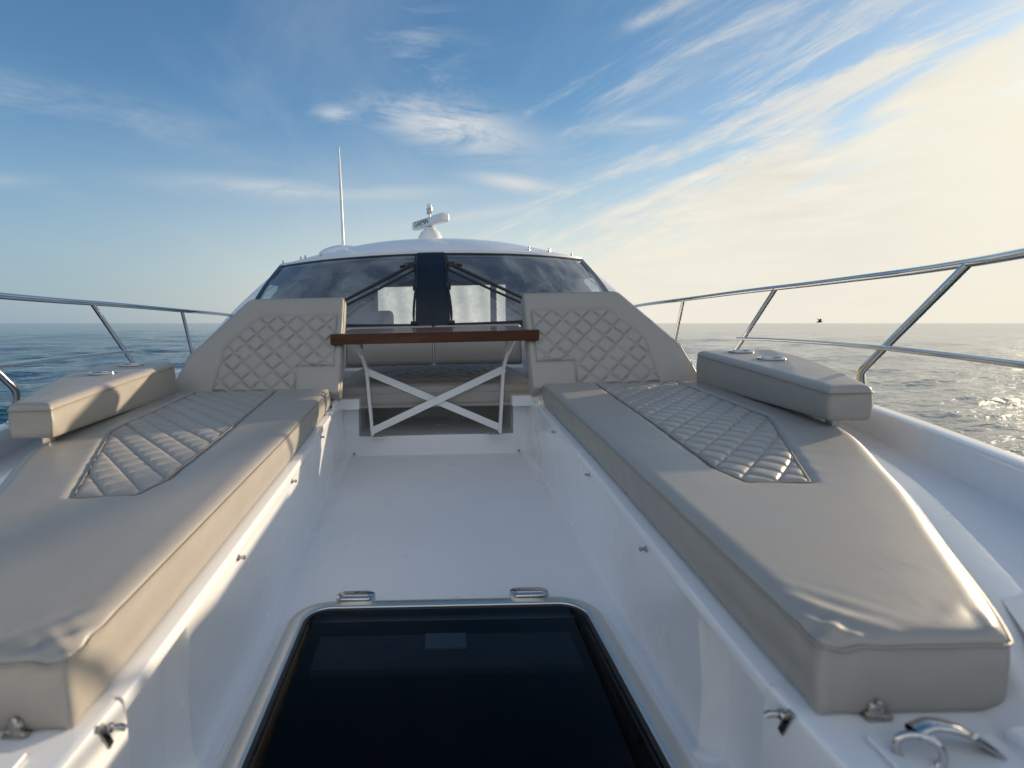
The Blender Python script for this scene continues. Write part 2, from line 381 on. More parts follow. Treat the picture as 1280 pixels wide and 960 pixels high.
# ---- step, posts and recess at the after end of the cockpit
m_ = MB()
yw = 2.82
def quad(a, b, c, d): m_.add([a, b, c, d], [[0, 1, 2, 3]])
xr = .405; xp = .56; zs = .105; zp = .248
m_.box((0, yw+.31, zs/2-.02), (1.06, .62, zs+.04), .006)                                  # step
for sd in (1, -1):
    m_.box((sd*(xr+xp)/2, yw+.303, (zs+zp)/2-.003), (xp-xr, .60, zp-zs+.006), .007, seg=3)            # posts
stp = m_.build('bench_plinth', 'gel', yacht, 30)
m_ = MB(); m_.box((0, 3.36, .19), (.80, .02, .17), .001)
m_.build('recess_back', 'inner', yacht)
for sd in (1, -1):
    MB().box((sd*.4435, 2.86, .2915), (.117, .30, .055), .005).build('seat_bearer', 'gel', yacht)
MB().box((0, 3.12, .264), (1.0, .56, .026), .004).build('bench_board', 'inner', yacht)
# moulded surround behind the bench up to the windscreen, and shoulders each side
G = []
for Y, z in [(3.38, .20), (3.385, .405), (3.40, .418), (3.56, .424), (3.60, .43), (3.66, .50), (3.70, .60), (3.74, .637), (3.9, .648), (4.3, .66), (4.75, .665)]:
    G.append([(x, Y+ (.0 if Y < 3.6 else .0*abs(x)), z-.01*(x/.6)**2*(Y > 3.6)) for x in np.linspace(-.56, .56, 9)])
MB().grid(G).build('coachroof', 'gel', yacht, 40)
for sd in (1, -1):
    G = []
    for Y in np.linspace(2.42, 4.9, 40):
        t = np.clip((Y-2.70)/.62, 0, 1); t = t*t*(3-2*t); Z = .322+.325*t; X = float(xc(Y)); X = X-.03*t
        x0 = .525 if Y < 2.86 else .555
        prof = [(X+.022, .296), (X+.008-.10*t, Z-.02-.10*t)] + fillet(X-.03-.14*t, Z-.03, .028, 20, 90, 4) + [((X+x0)/2, Z+.004*t), (x0+.006, Z), (x0, Z-.008), (x0, .2)]
        G.append([(sd*x, Y, z) for x, z in prof])
    MB().grid(G if sd < 0 else [r[::-1] for r in G]).build('coachroof_shoulder', 'gel', yacht, 40)

# small fittings: turn-buttons for the cover, shared mesh copies
def screw_mesh():
    m_ = MB(); m_.lathe([(.0001, -.002), (.0062, -.002), (.0066, .001), (.0055, .0028), (.003, .003), (.0026, .0075), (.0045, .009), (.0045, .0125), (.0025, .0145), (.0001, .0147)], (0, 0, 0), 14)
    return m_
proto = None
def screw(p, axis, parent, s=1.0):
    global proto
    if proto is None:
        proto = screw_mesh().build('turn_button', 'steel', None, 40); o = proto
    else:
        o = proto.copy(); COL.objects.link(o)
    o.parent = parent; o.location = Vector(p)-root_org(parent)
    o.rotation_euler = Vector((0, 0, 1)).rotation_difference(Vector(axis)).to_euler(); o.scale = (s, s, s)
for sd in (1, -1):
    for Y in (1.03, 1.50, 2.02):
        z = float(zb(Y))-.036; screw((sd*(float(wall_t(Y))+.005), Y, z), (-sd, 0, .05), coam[sd])
    screw((sd*.497, yw-.0005, .236), (0, -1, 0), stp); screw((sd*.435, yw-.0005, .012), (0, -1, 0), stp)

# hinged clasps on the inner corner of each foredeck block, and cushion snaps on top
for sd in (1, -1):
    m_ = MB(); x = sd*.381
    m_.box((x, .562, .236), (.004, .012, .050), .0015, Matrix.Rotation(rad(24), 3, 'X'))
    m_.tube([(x-sd*.003, .566, .246), (x-sd*.018, .570, .244), (x-sd*.024, .572, .240)], [.004, .0055, .0045], 10)
    m_.lathe([(.0001, 0), (.007, 0), (.008, .004), (.006, .007), (.0001, .008)], (x-sd*.002, .565, .246), 14, (-sd, 0, 0))
    q0 = Vector((x, .565, .243)); m_.V = [tuple(q0+(Vector(v)-q0)*.78) for v in m_.V]
    m_.build('corner_clasp', 'steel', yacht, 40)
    m_ = MB(); c = (sd*.462, .547, .258)
    m_.box((c[0], c[1]-.004, c[2]+.002), (.026, .018, .004), .0015)
    m_.lathe([(.0001, 0), (.0075, 0), (.009, .003), (.009, .012), (.007, .016), (.0001, .0175)], (c[0], c[1], c[2]+.003), 16, (0, -.35, 1))
    m_.lathe([(.0001, 0), (.004, 0), (.004, .004), (.0001, .005)], (c[0]+.001, c[1]-.006, c[2]+.017), 12, (0, -1, .3))
    m_.tube([(c[0]-.012, c[1]-.006, c[2]+.005), (c[0]+.014, c[1]-.010, c[2]+.004)], .003, 8)
    m_.build('cushion_snap', 'steel', yacht, 40)

# mooring cleat by the starboard block (hoop end and arched horn)
m_ = MB()
c = Vector((.452, .478, .262))
ring = [c+Vector((.006*math.cos(a)-.002, -.021*math.cos(a)*.35+.004, .022+.021*math.sin(a))) for a in np.linspace(0, 2*math.pi, 25)]
ring = [c+Vector((.017*math.cos(a), -.010*math.cos(a), .012+.019*math.sin(a))) for a in np.linspace(-.9, math.pi+.9, 25)]
m_.tube(ring, .0042, 12)
horn = spline([c+Vector((-.004, .006, .031)), c+Vector((.022, .012, .034)), c+Vector((.052, .012, .027)), c+Vector((.082, .008, .010)), c+Vector((.098, .004, -.004))], 8)
G = []
for i, p in enumerate(horn):
    w = .010; G.append([p+Vector((0, w*math.cos(a), .0055*math.sin(a))) for a in np.linspace(0, 2*math.pi, 17)])
m_.grid([[tuple(q) for q in r] for r in G])
m_.lathe([(.0001, 0), (.004, 0), (.004, .003), (.0001, .004)], c+Vector((.060, .002, .026)), 12, (0, -1, .6))
m_.box(c+Vector((.04, .01, -.003)), (.10, .030, .006), .002)
m_.V = [tuple(c+(Vector(v)-c)*.88) for v in m_.V]
m_.build('mooring_cleat', 'chrome', yacht, 40)
# white moulded pad under the cleat's after horn
MB().box((.60, .492, .266), (.075, .035, .016), .006).build('cleat_pad', 'gel', yacht)

# ---- railings
xr_f = pchip([-1.7, -1.0, -.3, .5, 1.28, 1.52, 1.9, 2.75, 3.8, 4.5, 5.6], [.02, .40, .70, 1.00, 1.355, 1.462, 1.58, 1.71, 1.735, 1.74, 1.73])
zr_f = pchip([-1.7, .5, 1.28, 2.75, 3.8, 4.5, 5.6], [.81, .815, .821, .827, .814, .803, .76])
for sd in (1, -1):
    P = [(sd*float(xr_f(Y)), Y, float(zr_f(Y))) for Y in np.linspace(-1.68, 5.5, 90)]
    P += [(sd*1.73, 5.62, .73), (sd*1.735, 5.72, .66), (sd*1.74, 5.78, .50), (sd*1.75, 5.8, .38)]
    rail = MB().tube(P, .0125, 14).build('railing', 'chrome', yacht, 60)
    def stan(top, base, bend, r=.0115):
        t = Vector((sd*float(xr_f(top)), top, float(zr_f(top)))); bz = Vector((sd*base[0], base[1], .388)); k = Vector((sd*bend[0], bend[1], bend[2]))
        up = k + (t-k)*.12; lo = k + (bz-k)*.45
        MB().tube([t]+[up]+spline([up, k*.8+(up+lo)*.1, lo], 6)[1:]+[bz], r, 12).build('stanchion', 'chrome', rail, 60)
        MB().lathe([(.0001, 0), (.024, 0), (.024, .003), (.015, .006), (.013, .012), (.0001, .013)], bz+Vector((0, 0, .001)), 18).build('stanchion_foot', 'chrome', rail, 40)
    stan(1.52, (1.41, 1.775), (1.375, 1.765, .50))
    stan(2.75, (1.70, 3.06), (1.665, 3.04, .47))
    stan(3.8, (1.80, 4.02), (1.765, 4.0, .47))
    stan(.4, (.90, .62), (.875, .60, .50))
    stan(-.6, (.55, -.42), (.54, -.44, .50))
    # mid rail from the third stanchion forward
    Pm = [(1.628, 2.93, .572), (1.60, 2.6, .577), (1.50, 2.1, .581), (1.372, 1.70, .585), (1.27, 1.36, .583), (1.12, 1.0, .583), (.92, .5, .585), (.70, 0, .585), (.545, -.48, .585), (.02, -1.62, .585)]
    MB().tube(spline([(sd*a, b, c_) for a, b, c_ in Pm], 6), .008, 12).build('mid_rail', 'chrome', rail, 60)

# ---- windscreen
def Tp(s): return Vector((1.355*s, 4.40+.60*abs(s)**2.4, 1.248-.012*abs(s)**2-.004*math.sin(math.pi*abs(s))))
def Bp(s): return Vector((1.56*s, 3.80+.70*abs(s)**2.2, .655+.06*s*s))
def Wp(s, t):
    a, b = Bp(s), Tp(s); return a+(b-a)*t + Vector((0, -.035, .02))*math.sin(math.pi*t)
scr = MB()
ss = np.linspace(-1, 1, 61)
scr.grid([[Wp(s, t)+Vector((0, -.006, .003)) for s in ss] for t in np.linspace(.955, 1.0, 3)])       # top band
scr.grid([[Wp(s, t)+Vector((0, -.006, .003)) for s in ss] for t in np.linspace(.0, .045, 3)])         # bottom band
for sd in (1, -1):
    s_ = np.sort(np.linspace(.963, 1.0, 3)*sd); scr.grid([[Wp(s, t)+Vector((0, -.008, .004)) for s in s_] for t in np.linspace(0, 1, 14)])
frame = scr.build('windscreen_frame', 'navy', yacht, 40)
for sd in (1, -1):
    s_ = np.sort(np.linspace(.07, .985, 36)*sd)
    MB().grid([[Wp(s, t) for s in s_] for t in np.linspace(.01, .99, 18)]).build('windscreen_pane', 'screen', frame, 60)
G = [[Wp(s, t)+Vector((0, -.012, .004)) for s in np.linspace(-.078, .078, 9)] for t in np.linspace(0, 1, 16)]
mul = MB().grid(G).build('mullion', 'navy', frame, 40)
MB().tube([Wp(0, t)+Vector((0, -.013, .004)) for t in np.linspace(.02, .98, 10)], .003, 6).build('mullion_seam', 'black', mul)
# wipers: motor box on the mullion, twin-link arm and upright blade
for sd in (1, -1):
    off = Vector((0, -.085, .035)); piv = Wp(.087*sd, .72)+off; tip = Wp(.46*sd, .20)+off
    m_ = MB(); dn = Vector((0, 0, -.045))
    m_.tube([piv, piv+(tip-piv)*.5, tip], [.013, .012, .010], 8); m_.tube([piv+dn, piv+dn+(tip-piv)*.5, tip+dn*.8], .009, 8)
    m_.box(piv+Vector((sd*.02, .0, .0)), (.06, .02, .022), .004)
    m_.tube([piv+(tip-piv)*.07, piv+(tip-piv)*.10+Vector((.0, -.01, .035)), piv+(tip-piv)*.16+Vector((0, -.01, .03))], .004, 6)
    m_.box(piv+(tip-piv)*.10+Vector((0, 0, .01)), (.11, .018, .02), .004, Matrix.Rotation(math.atan2((tip-piv).z, (tip-piv).x), 3, 'Y').inverted().transposed().inverted() if False else None)
    wp = m_.build('wiper_arm', 'black', frame, 40)
    m_ = MB(); o2 = Vector((0, -.02, .006))
    m_.tube([Wp(.083*sd, t)+o2+Vector((sd*.006*math.sin(t*9), 0, 0)) for t in np.linspace(.06, .93, 12)], [.006]+[.009]*10+[.006], 8)
    m_.box(Wp(.083*sd, .47)+o2, (.035, .025, .06), .006); m_.box(Wp(.083*sd, .05)+o2, (.05, .03, .025), .006)
    m_.box(Wp(.083*sd, .72)+o2, (.03, .03, .05), .006)
    m_.build('wiper_blade', 'black', frame, 40)

# ---- cabin sides with arched windows
for sd in (1, -1):
    ys = np.linspace(0, 1, 76); zs_ = np.linspace(0, 1, 34); G = []
    for v in zs_:
        row = []
        for u in ys:
            lo = Vector((1.585, 4.50, .56)).lerp(Vector((1.66, 7.3, .56)), u); lo.x += .36*math.sin(min(1, u*22)*math.pi/2)
            hi = Vector((1.362, 5.005, 1.24)).lerp(Vector((1.40, 7.3, 1.28)), u)
            p = lo.lerp(hi, v); p.x += .15*math.sin(math.pi*v)*min(1, u*5); p.x *= sd; row.append(p)
        G.append(row)
    V = [p for r in G for p in r]; n = len(ys); FW, FG, FM = [], [], []
    for i in range(len(zs_)-1):
        for j in range(n-1):
            u = (ys[j]+ys[j+1])/2; v = (zs_[i]+zs_[i+1])/2
            f = [i*n+j, i*n+j+1, (i+1)*n+j+1, (i+1)*n+j]
            if sd > 0: f = f[::-1]
            inside = (.10 < u < .52) and .28 < v < .30+.50*math.sqrt(max(0, 1-((u-.31)/.21)**2))
            if inside and abs(u-.30) > .010: FG.append(f)
            else: FW.append(f)
    side = mk('cabin_side', V, FW, 'gel', yacht, 60)
    mk('side_window', V, FG, 'sideglass', side, 60)
    MB().grid([[Wp(.999*sd, t)+Vector((sd*w, .002+w*.5, .006)) for w in (0, .010)] for t in np.linspace(0, 1, 14)]).build('pillar_trim', 'black', side, 60)

# ---- roof
def Rp(s, t):
    a = Tp(s); yb = 7.4; Y = a.y+(yb-a.y)*t; d = Y-a.y
    W = 1.355+.06*min(1, d/1.0); crown = 1.475-.205*abs(s)**2.1 + .03*min(1, max(0, (Y-5)/1.5))
    e = 1-math.exp(-d/.32); z = a.z+.012+(crown-a.z-.012)*e
    return Vector((W*s, Y-.02*(1-t), z))
tt = np.concatenate([np.linspace(0, .35, 26), np.linspace(.4, 1, 8)])
sv = np.linspace(-1, 1, 49)
m_ = MB(); G = [[Rp(s, t) for s in sv] for t in tt]
m_.grid(G); m_.grid([[Rp(s, t)-Vector((0, 0, .05)) for s in sv][::-1] for t in tt])
m_.grid([[Rp(s, 0)-Vector((0, 0, .05)) for s in sv], [Rp(s, 0) for s in sv]])
roof = m_.build('roof', 'gel', yacht, 50)
MB().grid([[Rp(s, t)-Vector((0, -.05, .058)) for s in sv*.97][::-1] for t in tt]).build('headlining', 'cabin', roof, 60)
for s, t in ((-.98, .02), (-.86, .09), (-.80, .03), (-.68, .015), (.60, .02), (.78, .10), (.74, .02), (.92, .02)):
    p = Rp(s, t); MB().lathe([(.0001, -.004), (.011, -.004), (.011, .004), (.006, .008), (.006, .016), (.009, .019), (.008, .026), (.0001, .028)], p, 12).build('roof_fitting', 'steel', roof, 40)
# satellite fairing under the whip aerial
p = Vector((-.78, 4.98, 1.335))
MB().lathe([(.0001, .066), (.06, .062), (.12, .048), (.175, .027), (.215, .0), (.225, -.05), (.0001, -.06)][::-1], p, 36).build('aerial_fairing', 'gel', roof, 50)
MB().tube([p+Vector((0, 0, .05)), p+Vector((0, 0, .12)), p+Vector((-.004, .005, .55)), p+Vector((-.010, .02, .915))], [.016, .013, .011, .007], 10).build('whip_aerial', 'white', yacht, 40)
# radar: domed pedestal, turned scanner bar and the light behind it
p = Vector((0.0, 5.05, 1.412))
rd = MB().lathe([(.0001, .145), (.03, .143), (.05, .135), (.058, .118), (.085, .095), (.105, .06), (.112, .03), (.115, -.03), (.0001, -.04)][::-1], p, 32).build('radar_pedestal', 'white', yacht, 50)
Rz = Matrix.Rotation(rad(-58), 3, 'Z')
c = p+Vector((0, -.01, .185)); bar = MB().box(c, (.53, .08, .08), .02, Rz, 4).build('radar_scanner', 'white', rd, 50)
# lettering on the face of the scanner bar
cu = bpy.data.curves.new('lettering', 'FONT'); cu.body = 'GARMIN'; cu.size = .066; cu.extrude = .0008; cu.align_x = 'CENTER'; cu.align_y = 'CENTER'
to = bpy.data.objects.new('lettering', cu); COL.objects.link(to); bpy.context.view_layer.update()
tm = bpy.data.meshes.new_from_object(to.evaluated_get(bpy.context.evaluated_depsgraph_get())); bpy.data.objects.remove(to); bpy.data.curves.remove(cu)
tm.materials.clear(); tm.materials.append(M['text']); to = bpy.data.objects.new('lettering', tm); COL.objects.link(to); to.parent = bar
face = Rz @ Vector((0, -1, 0)); along = Rz @ Vector((-1, 0, 0)) * -1
to.location = c+face*.041-along*.085
to.rotation_euler = Matrix((along, Vector((0, 0, 1)), face)).transposed().to_euler()
q = p+Vector((.0, .14, .05))
m_ = MB().tube([q, q+Vector((0, 0, .26))], .010, 10)
m_.lathe([(.0001, .0), (.026, .0), (.030, .008), (.024, .016), (.024, .03), (.03, .034), (.03, .046), (.0001, .05)], q+Vector((0, 0, .235)), 16)
ml = m_.build('masthead_light', 'steel', yacht, 40)
MB().lathe([(.0001, .0), (.022, .0), (.023, .022), (.016, .040), (.0001, .045)], q+Vector((0, 0, .285)), 16).build('light_lens', 'white', ml, 40)

# ---- what shows of the cabin through the glass
m_ = MB(); m_.box((0, 5.6, .10), (3.0, 3.6, .02), 0); m_.build('cabin_floor', 'cabin', yacht)
m_ = MB()
m_.box((0, 4.55, .63), (2.6, .9, .05), .01)
m_.build('dashboard', 'seatdark', yacht)
m_ = MB(); Y = 7.2
for x0, x1, z0, z1 in ((-1.75, -.95, .1, 1.34), (.98, 1.75, .1, 1.34), (-.95, .98, 1.17, 1.50), (-.95, .98, .1, .60), (-.13, .25, .58, 1.19), (.78, .86, .58, 1.19)):
    m_.box(((x0+x1)/2, Y, (z0+z1)/2), (x1-x0, .04, z1-z0), .003)
bulk = m_.build('after_bulkhead', 'cabin', yacht)
G = [[(x, 7.28+.02*math.sin(x*23+3*z)+.015*math.sin(z*17+x*5), z) for x in np.linspace(-1.0, 1.0, 60)] for z in np.linspace(.5, 1.22, 24)]
MB().grid(G).build('clear_curtain', 'canvas', bulk, 180)
m_ = MB(); m_.box((-.60, 5.0, .66), (.50, .14, .30), .04, Matrix.Rotation(rad(-8), 3, 'X'), 3); m_.box((-.62, 5.3, .45), (.62, .55, .12), .04); m_.box((-.62, 5.3, .25), (.4, .4, .3), .02)
m_.build('helm_seat', 'seatdark', yacht, 50)
m_ = MB(); m_.box((-.85, 6.2, .80), (.50, .16, .95), .05, None, 3); m_.box((-.85, 5.9, .40), (.5, .5, .12), .04); m_.box((-.85, 5.9, .22), (.3, .3, .3), .03)
m_.build('companion_seat', 'seatdark', yacht, 50)
MB().bar((-1.25, 5.3, 1.10), (-.80, 6.4, .98), .07, .04, (0, 0, 1)).build('grab_rail', 'cabinlight', yacht); MB().bar((1.25, 5.3, 1.12), (1.15, 6.6, 1.0), .07, .04, (0, 0, 1)).build('grab_rail', 'cabinlight', yacht)

# ================================================================== cushions
def inpoly(x, y, P):
    c = np.zeros(x.shape, bool); d = np.full(x.shape, 1e9); n = len(P)
    for i in range(n):
        (ax, ay), (bx, by) = P[i], P[(i+1) % n]
        if ay != by:
            cr = ((ay > y) != (by > y)) & (x < (bx-ax)*(y-ay)/(by-ay)+ax); c ^= cr
        L2 = (bx-ax)**2+(by-ay)**2; t = np.clip(((x-ax)*(bx-ax)+(y-ay)*(by-ay))/L2, 0, 1)
        d = np.minimum(d, np.hypot(x-ax-t*(bx-ax), y-ay-t*(by-ay)))
    return c, d
def spacing(L_, r, step):
    e = r*(1-np.cos(np.linspace(0, math.pi/2, 7)))[::1]; n = max(4, int((L_-2*r)/step))
    return np.concatenate([e[:-1], np.linspace(r, L_-r, n), (L_-e[::-1])[1:]])/L_
def fbm(x, y, f, seed):
    r = np.random.default_rng(seed); o = 0*x
    for k in range(10):
        a = r.uniform(0, 2*math.pi); ff = f*r.uniform(.5, 2); o = o+np.sin((x*math.cos(a)+y*math.sin(a))*ff+r.uniform(0, 6.28))*(f/ff)**.7
    return o/6
def cushion(root, xL, xR, ya, yb_, T, place, r=.03, rz=.015, step=.007, quilt=None, cell=(.075, .075), diag=(1., 1.), origin=(0, 0), H=.009, sink=.006, ew=.012, gk=.17, pk=.3, flip=False,
            seed=1, crease=(), sag=.004, body='cushion_body', rc=None, seams=True, Tf=None, side_bulge=.004, qname='quilted_panel', piping=True):
    rc = rc or min(r, .014)
    L_ = yb_-ya; W = float(np.mean([xR(y)-xL(y) for y in np.linspace(ya, yb_, 9)]))
    v = spacing(L_, r, step); u = spacing(W, r, step); U, Vv = np.meshgrid(u, v)
    Y = ya+Vv*L_; XL, XR = xL(Y), xR(Y); X = XL+(XR-XL)*U
    a = np.minimum(X-XL, XR-X); b = np.minimum(Y-ya, yb_-Y)
    A, B = np.maximum(0, rc-a), np.maximum(0, rc-b); qm = np.clip(np.maximum(r-a, r-b), 0, r); mx = np.maximum(A, B); hy = np.hypot(A, B); k = np.where(hy > 0, mx/np.where(hy > 0, hy, 1), 1)
    sx = np.where(X-XL < XR-X, 1, -1); sy = np.where(Y-ya < yb_-Y, 1, -1)
    X = X+sx*(A-A*k); Y = Y+sy*(B-B*k); q = np.clip(qm/r, 0, 1)
    TT = T if Tf is None else Tf(X, Y)
    Z = TT-rz*(1-np.sqrt(1-q*q))
    core = np.clip(np.minimum(a, b)/.10, 0, 1); core = core*core*(3-2*core)
    Z = Z-sag*(1-core)*.6+.0016*fbm(X, Y, 9, seed)*core
    mask = np.zeros(X.shape, bool)
    if quilt is not None:
        inside, d = inpoly(X, Y, quilt); mask = inside & (d > .0)
        P = ((X-origin[0])*diag[0]/cell[0]+(Y-origin[1])*diag[1]/cell[1])/1.0; Q = ((X-origin[0])*diag[0]/cell[0]-(Y-origin[1])*diag[1]/cell[1])/1.0
        ha = np.abs(np.sin(math.pi*P)); hb = np.abs(np.sin(math.pi*Q)); h = (1-pk)*(1-np.exp(-ha/gk))*(1-np.exp(-hb/gk))+pk*(ha*hb)**.5
        jit = 1+.18*np.sin(np.floor(P)*12.9+np.floor(Q)*78.2)
        wr = .0006*fbm(X, Y, 130, seed+9)*h
        edge = np.clip(d/ew, 0, 1); edge = np.sqrt(1-(1-edge)**2)
        Z = np.where(inside, Z-sink+H*h*edge*jit+wr, Z-sink*np.exp(-(d/.011)**2)-.0008*np.exp(-(d/.03)**2)*np.sin(60*X+47*Y))
    for (cx, cy, R_, amp, ang_, fr) in crease:                    # gathered leather near a corner
        dx, dy = X-cx, Y-cy; g = np.exp(-(dx*dx+dy*dy)/R_**2); th = dx*math.cos(ang_)+dy*math.sin(ang_)
        Z = Z+amp*g*np.sin(th*fr+3*g)
    nv, nu = X.shape
    ring = [(0, j) for j in range(nu)]+[(i, nu-1) for i in range(1, nv)]+[(nv-1, j) for j in range(nu-2, -1, -1)]+[(i, 0) for i in range(nv-2, 0, -1)]
    rx = np.array([X[i] for i in ring]); ry = np.array([Y[i] for i in ring]); rzv = np.array([Z[i] for i in ring])
    tx, ty = np.roll(rx, -1)-np.roll(rx, 1), np.roll(ry, -1)-np.roll(ry, 1); l = np.hypot(tx, ty)+1e-9; nx, ny = ty/l, -tx/l
    V = [np.stack([X.ravel(), Y.ravel(), Z.ravel()], 1)]; base = nv*nu; n = len(ring)
    idx0 = [i*nu+j for i, j in ring]; Fc = []; cur = idx0; levels = []
    rb = .012
    for t in (.0, .06, .2, .4, .6, .8, .92):
        zz = rzv*(1-t)+rb*t; bl = side_bulge*math.sin(math.pi*min(1, t*1.05)); wv = .0007*np.sin(rx*61+ry*53+t*5)
        levels.append((rx+nx*(bl+wv*(0 < t)+.0012*(t == 0)), ry+ny*(bl+wv*(0 < t)+.0012*(t == 0)), zz-(.0012 if t == 0 else 0)))
    for f in (30, 60, 90): levels.append((rx-nx*rb*(1-math.cos(rad(f))), ry-ny*rb*(1-math.cos(rad(f))), 0*rx+rb*(1-math.sin(rad(f)))))
    for (lx, ly, lz) in levels:
        for (cx, cy, R_, amp, ang_, fr) in crease:
            dd = (lx-cx)**2+(ly-cy)**2; g = np.exp(-dd/R_**2); s_ = np.sin((lx-cx)*fr*.8+(ly-cy)*fr*.6+lz*90)*amp*.8*g
            lx, ly = lx+nx*s_, ly+ny*s_
        V.append(np.stack([lx, ly, lz], 1)); new = list(range(base, base+n)); base += n
        Fc += [[cur[k], new[k], new[(k+1) % n], cur[(k+1) % n]] for k in range(n)]; cur = new
    Fc.append(cur[::-1])
    V = np.concatenate(V); V3 = place(V[:, 0], V[:, 1], V[:, 2])
    FT, FQ = [], []
    for i in range(nv-1):
        for j in range(nu-1):
            f = [i*nu+j, i*nu+j+1, (i+1)*nu+j+1, (i+1)*nu+j]
            (FQ if mask[i, j] and mask[i+1, j+1] and mask[i, j+1] and mask[i+1, j] else FT).append(f)
    FT += Fc
    if flip: FT = [f[::-1] for f in FT]; FQ = [f[::-1] for f in FQ]
    def sub(name, Fs):
        used = sorted({i for f in Fs for i in f}); mp = {o: k for k, o in enumerate(used)}
        return mk(name, V3[used], [[mp[i] for i in f] for f in Fs], 'vinyl', root, 75)
    ob = sub(body, FT)
    if FQ: sub(qname, FQ)
    if quilt is not None:                                         # stitched outline of the quilted panel
        pts = []
        for i_ in range(len(quilt)):
            p0, p1 = np.array(quilt[i_]), np.array(quilt[(i_+1) % len(quilt)]); k_ = max(2, int(np.hypot(*(p1-p0))/.02)); pts += [p0+(p1-p0)*q_/k_ for q_ in range(k_)]
        pts = np.array(pts); tq = (T if Tf is None else Tf(pts[:, 0], pts[:, 1]))+0*pts[:, 0]-.0042-sag*.2
        Pp = [Vector(p) for p in place(pts[:, 0], pts[:, 1], tq)]; Pp.append(Pp[0]); m_ = MB(); m_.tube(Pp, .0019, 6, False); m_.build('panel_stitching', 'thread', root, 180)
    if piping:
        m_ = MB(); R3 = place(rx+nx*.0022, ry+ny*.0022, rzv-.001)
        Pp = [Vector(p) for p in R3[::2]]; Pp.append(Pp[0]); m_.tube(Pp, .0021, 6, False); m_.build('piping', 'thread', root, 180)
    return ob

# ---- the two chaises
for sd in (1, -1):
    far = 'under the left-hand backrest, in its own shade with a sunlit inner side' if sd < 0 else 'under the right-hand backrest, sheened by the bright sky'
    ch = thing('chaise_cushion', ('long beige chaise cushion with sunlit side, nearer the left rail' if sd < 0 else 'long beige chaise cushion with shaded inner side, nearer the right rail'),
               'cushion', (sd*.75, 1.5, .29), 'chaise seat cushions along the cockpit')
    pl = lambda x, y, h, sd=sd: np.stack([sd*x, y, zb(y)+h], 1)
    Q = [(.705, 2.372), (1.055, 2.372), (1.0, 1.63), (.722, 1.035), (.605, 1.045), (.588, 1.13)]
    cushion(ch, xin, lambda y: xo(y), .542, 2.40, .0955, pl, r=.030, rz=.012, step=.0037, quilt=Q, cell=(.078, .092), origin=(.59, 1.05), H=.0092, sink=.0095, ew=.016, flip=sd < 0, seed=3+sd,
            crease=((.425, .568, .050, .0022, .75, 210), (.415, .56, .030, .0018, 2.0, 240), (.59, .56, .026, .0016, 2.2, 230)), sag=.0015, rc=.007)
    # ---- backrest, leaning back 30 degrees
    lean = rad(30)
    bk = thing('backrest_cushion', ('tilted beige diamond-quilted backrest with a sunlit edge, left of the table' if sd < 0 else 'tilted beige diamond-quilted backrest right of the table'),
               'backrest', (sd*.8, 2.45, .40), 'quilted chaise backrests')
    ly, lz = math.sin(lean), math.cos(lean)
    def plb(x, s, h, sd=sd):
        return np.stack([sd*x, 2.395+s*ly+(.105-h)*lz, .392+s*lz-(.105-h)*ly], 1)
    xob = pchip([-.02, .0, .20, .225, .49, .51], [1.186, 1.186, 1.135, 1.115, .895, .875])
    Qb = [(.462, .40), (.822, .40), (.965, .245), (1.0, .022), (.632, .012), (.632, .138), (.462, .138)]
    cushion(bk, lambda s: .432+0*s, lambda s: xob(s), .0, .503, .105, plb, r=.022, rz=.012, step=.0031, quilt=Qb, cell=(.092, .094), origin=(.462, .40), gk=.12, pk=.5, H=.0135, flip=sd > 0 and False or sd < 0, seed=11+sd, sag=.004, side_bulge=.005)
    for xs, s1 in ((.60, .45), (1.0, .25)):
        p0 = plb(np.array([xs]), np.array([.02]), np.array([-.012]))[0]; p1 = plb(np.array([xs]), np.array([s1]), np.array([-.012]))[0]
        MB().bar(p0, p1, .035, .018, (0, 1, -.5)).build('support_bar', 'white', bk)
    # hinge cheek at the inner foot of the backrest, bolted to the coaming
    m_ = MB(); P = [(2.405, .312), (2.50, .312), (2.56, .40), (2.53, .44), (2.47, .36), (2.415, .335)]
    V = [(sd*.458, y, z) for y, z in P]+[(sd*.466, y, z) for y, z in P]; n = len(P)
    Fc = [list(range(n)), [n+k for k in range(n)][::-1]]+[[k, n+k, n+(k+1) % n, (k+1) % n] for k in range(n)]
    m_.add(V, Fc); m_.box((sd*.475, 2.46, .3145), (.05, .085, .005), .001)
    hc = m_.build('hinge_cheek', 'white', yacht)
    screw((sd*.478, 2.445, .317), (0, 0, 1), hc, .7); screw((sd*.478, 2.48, .317), (0, 0, 1), hc, .7)

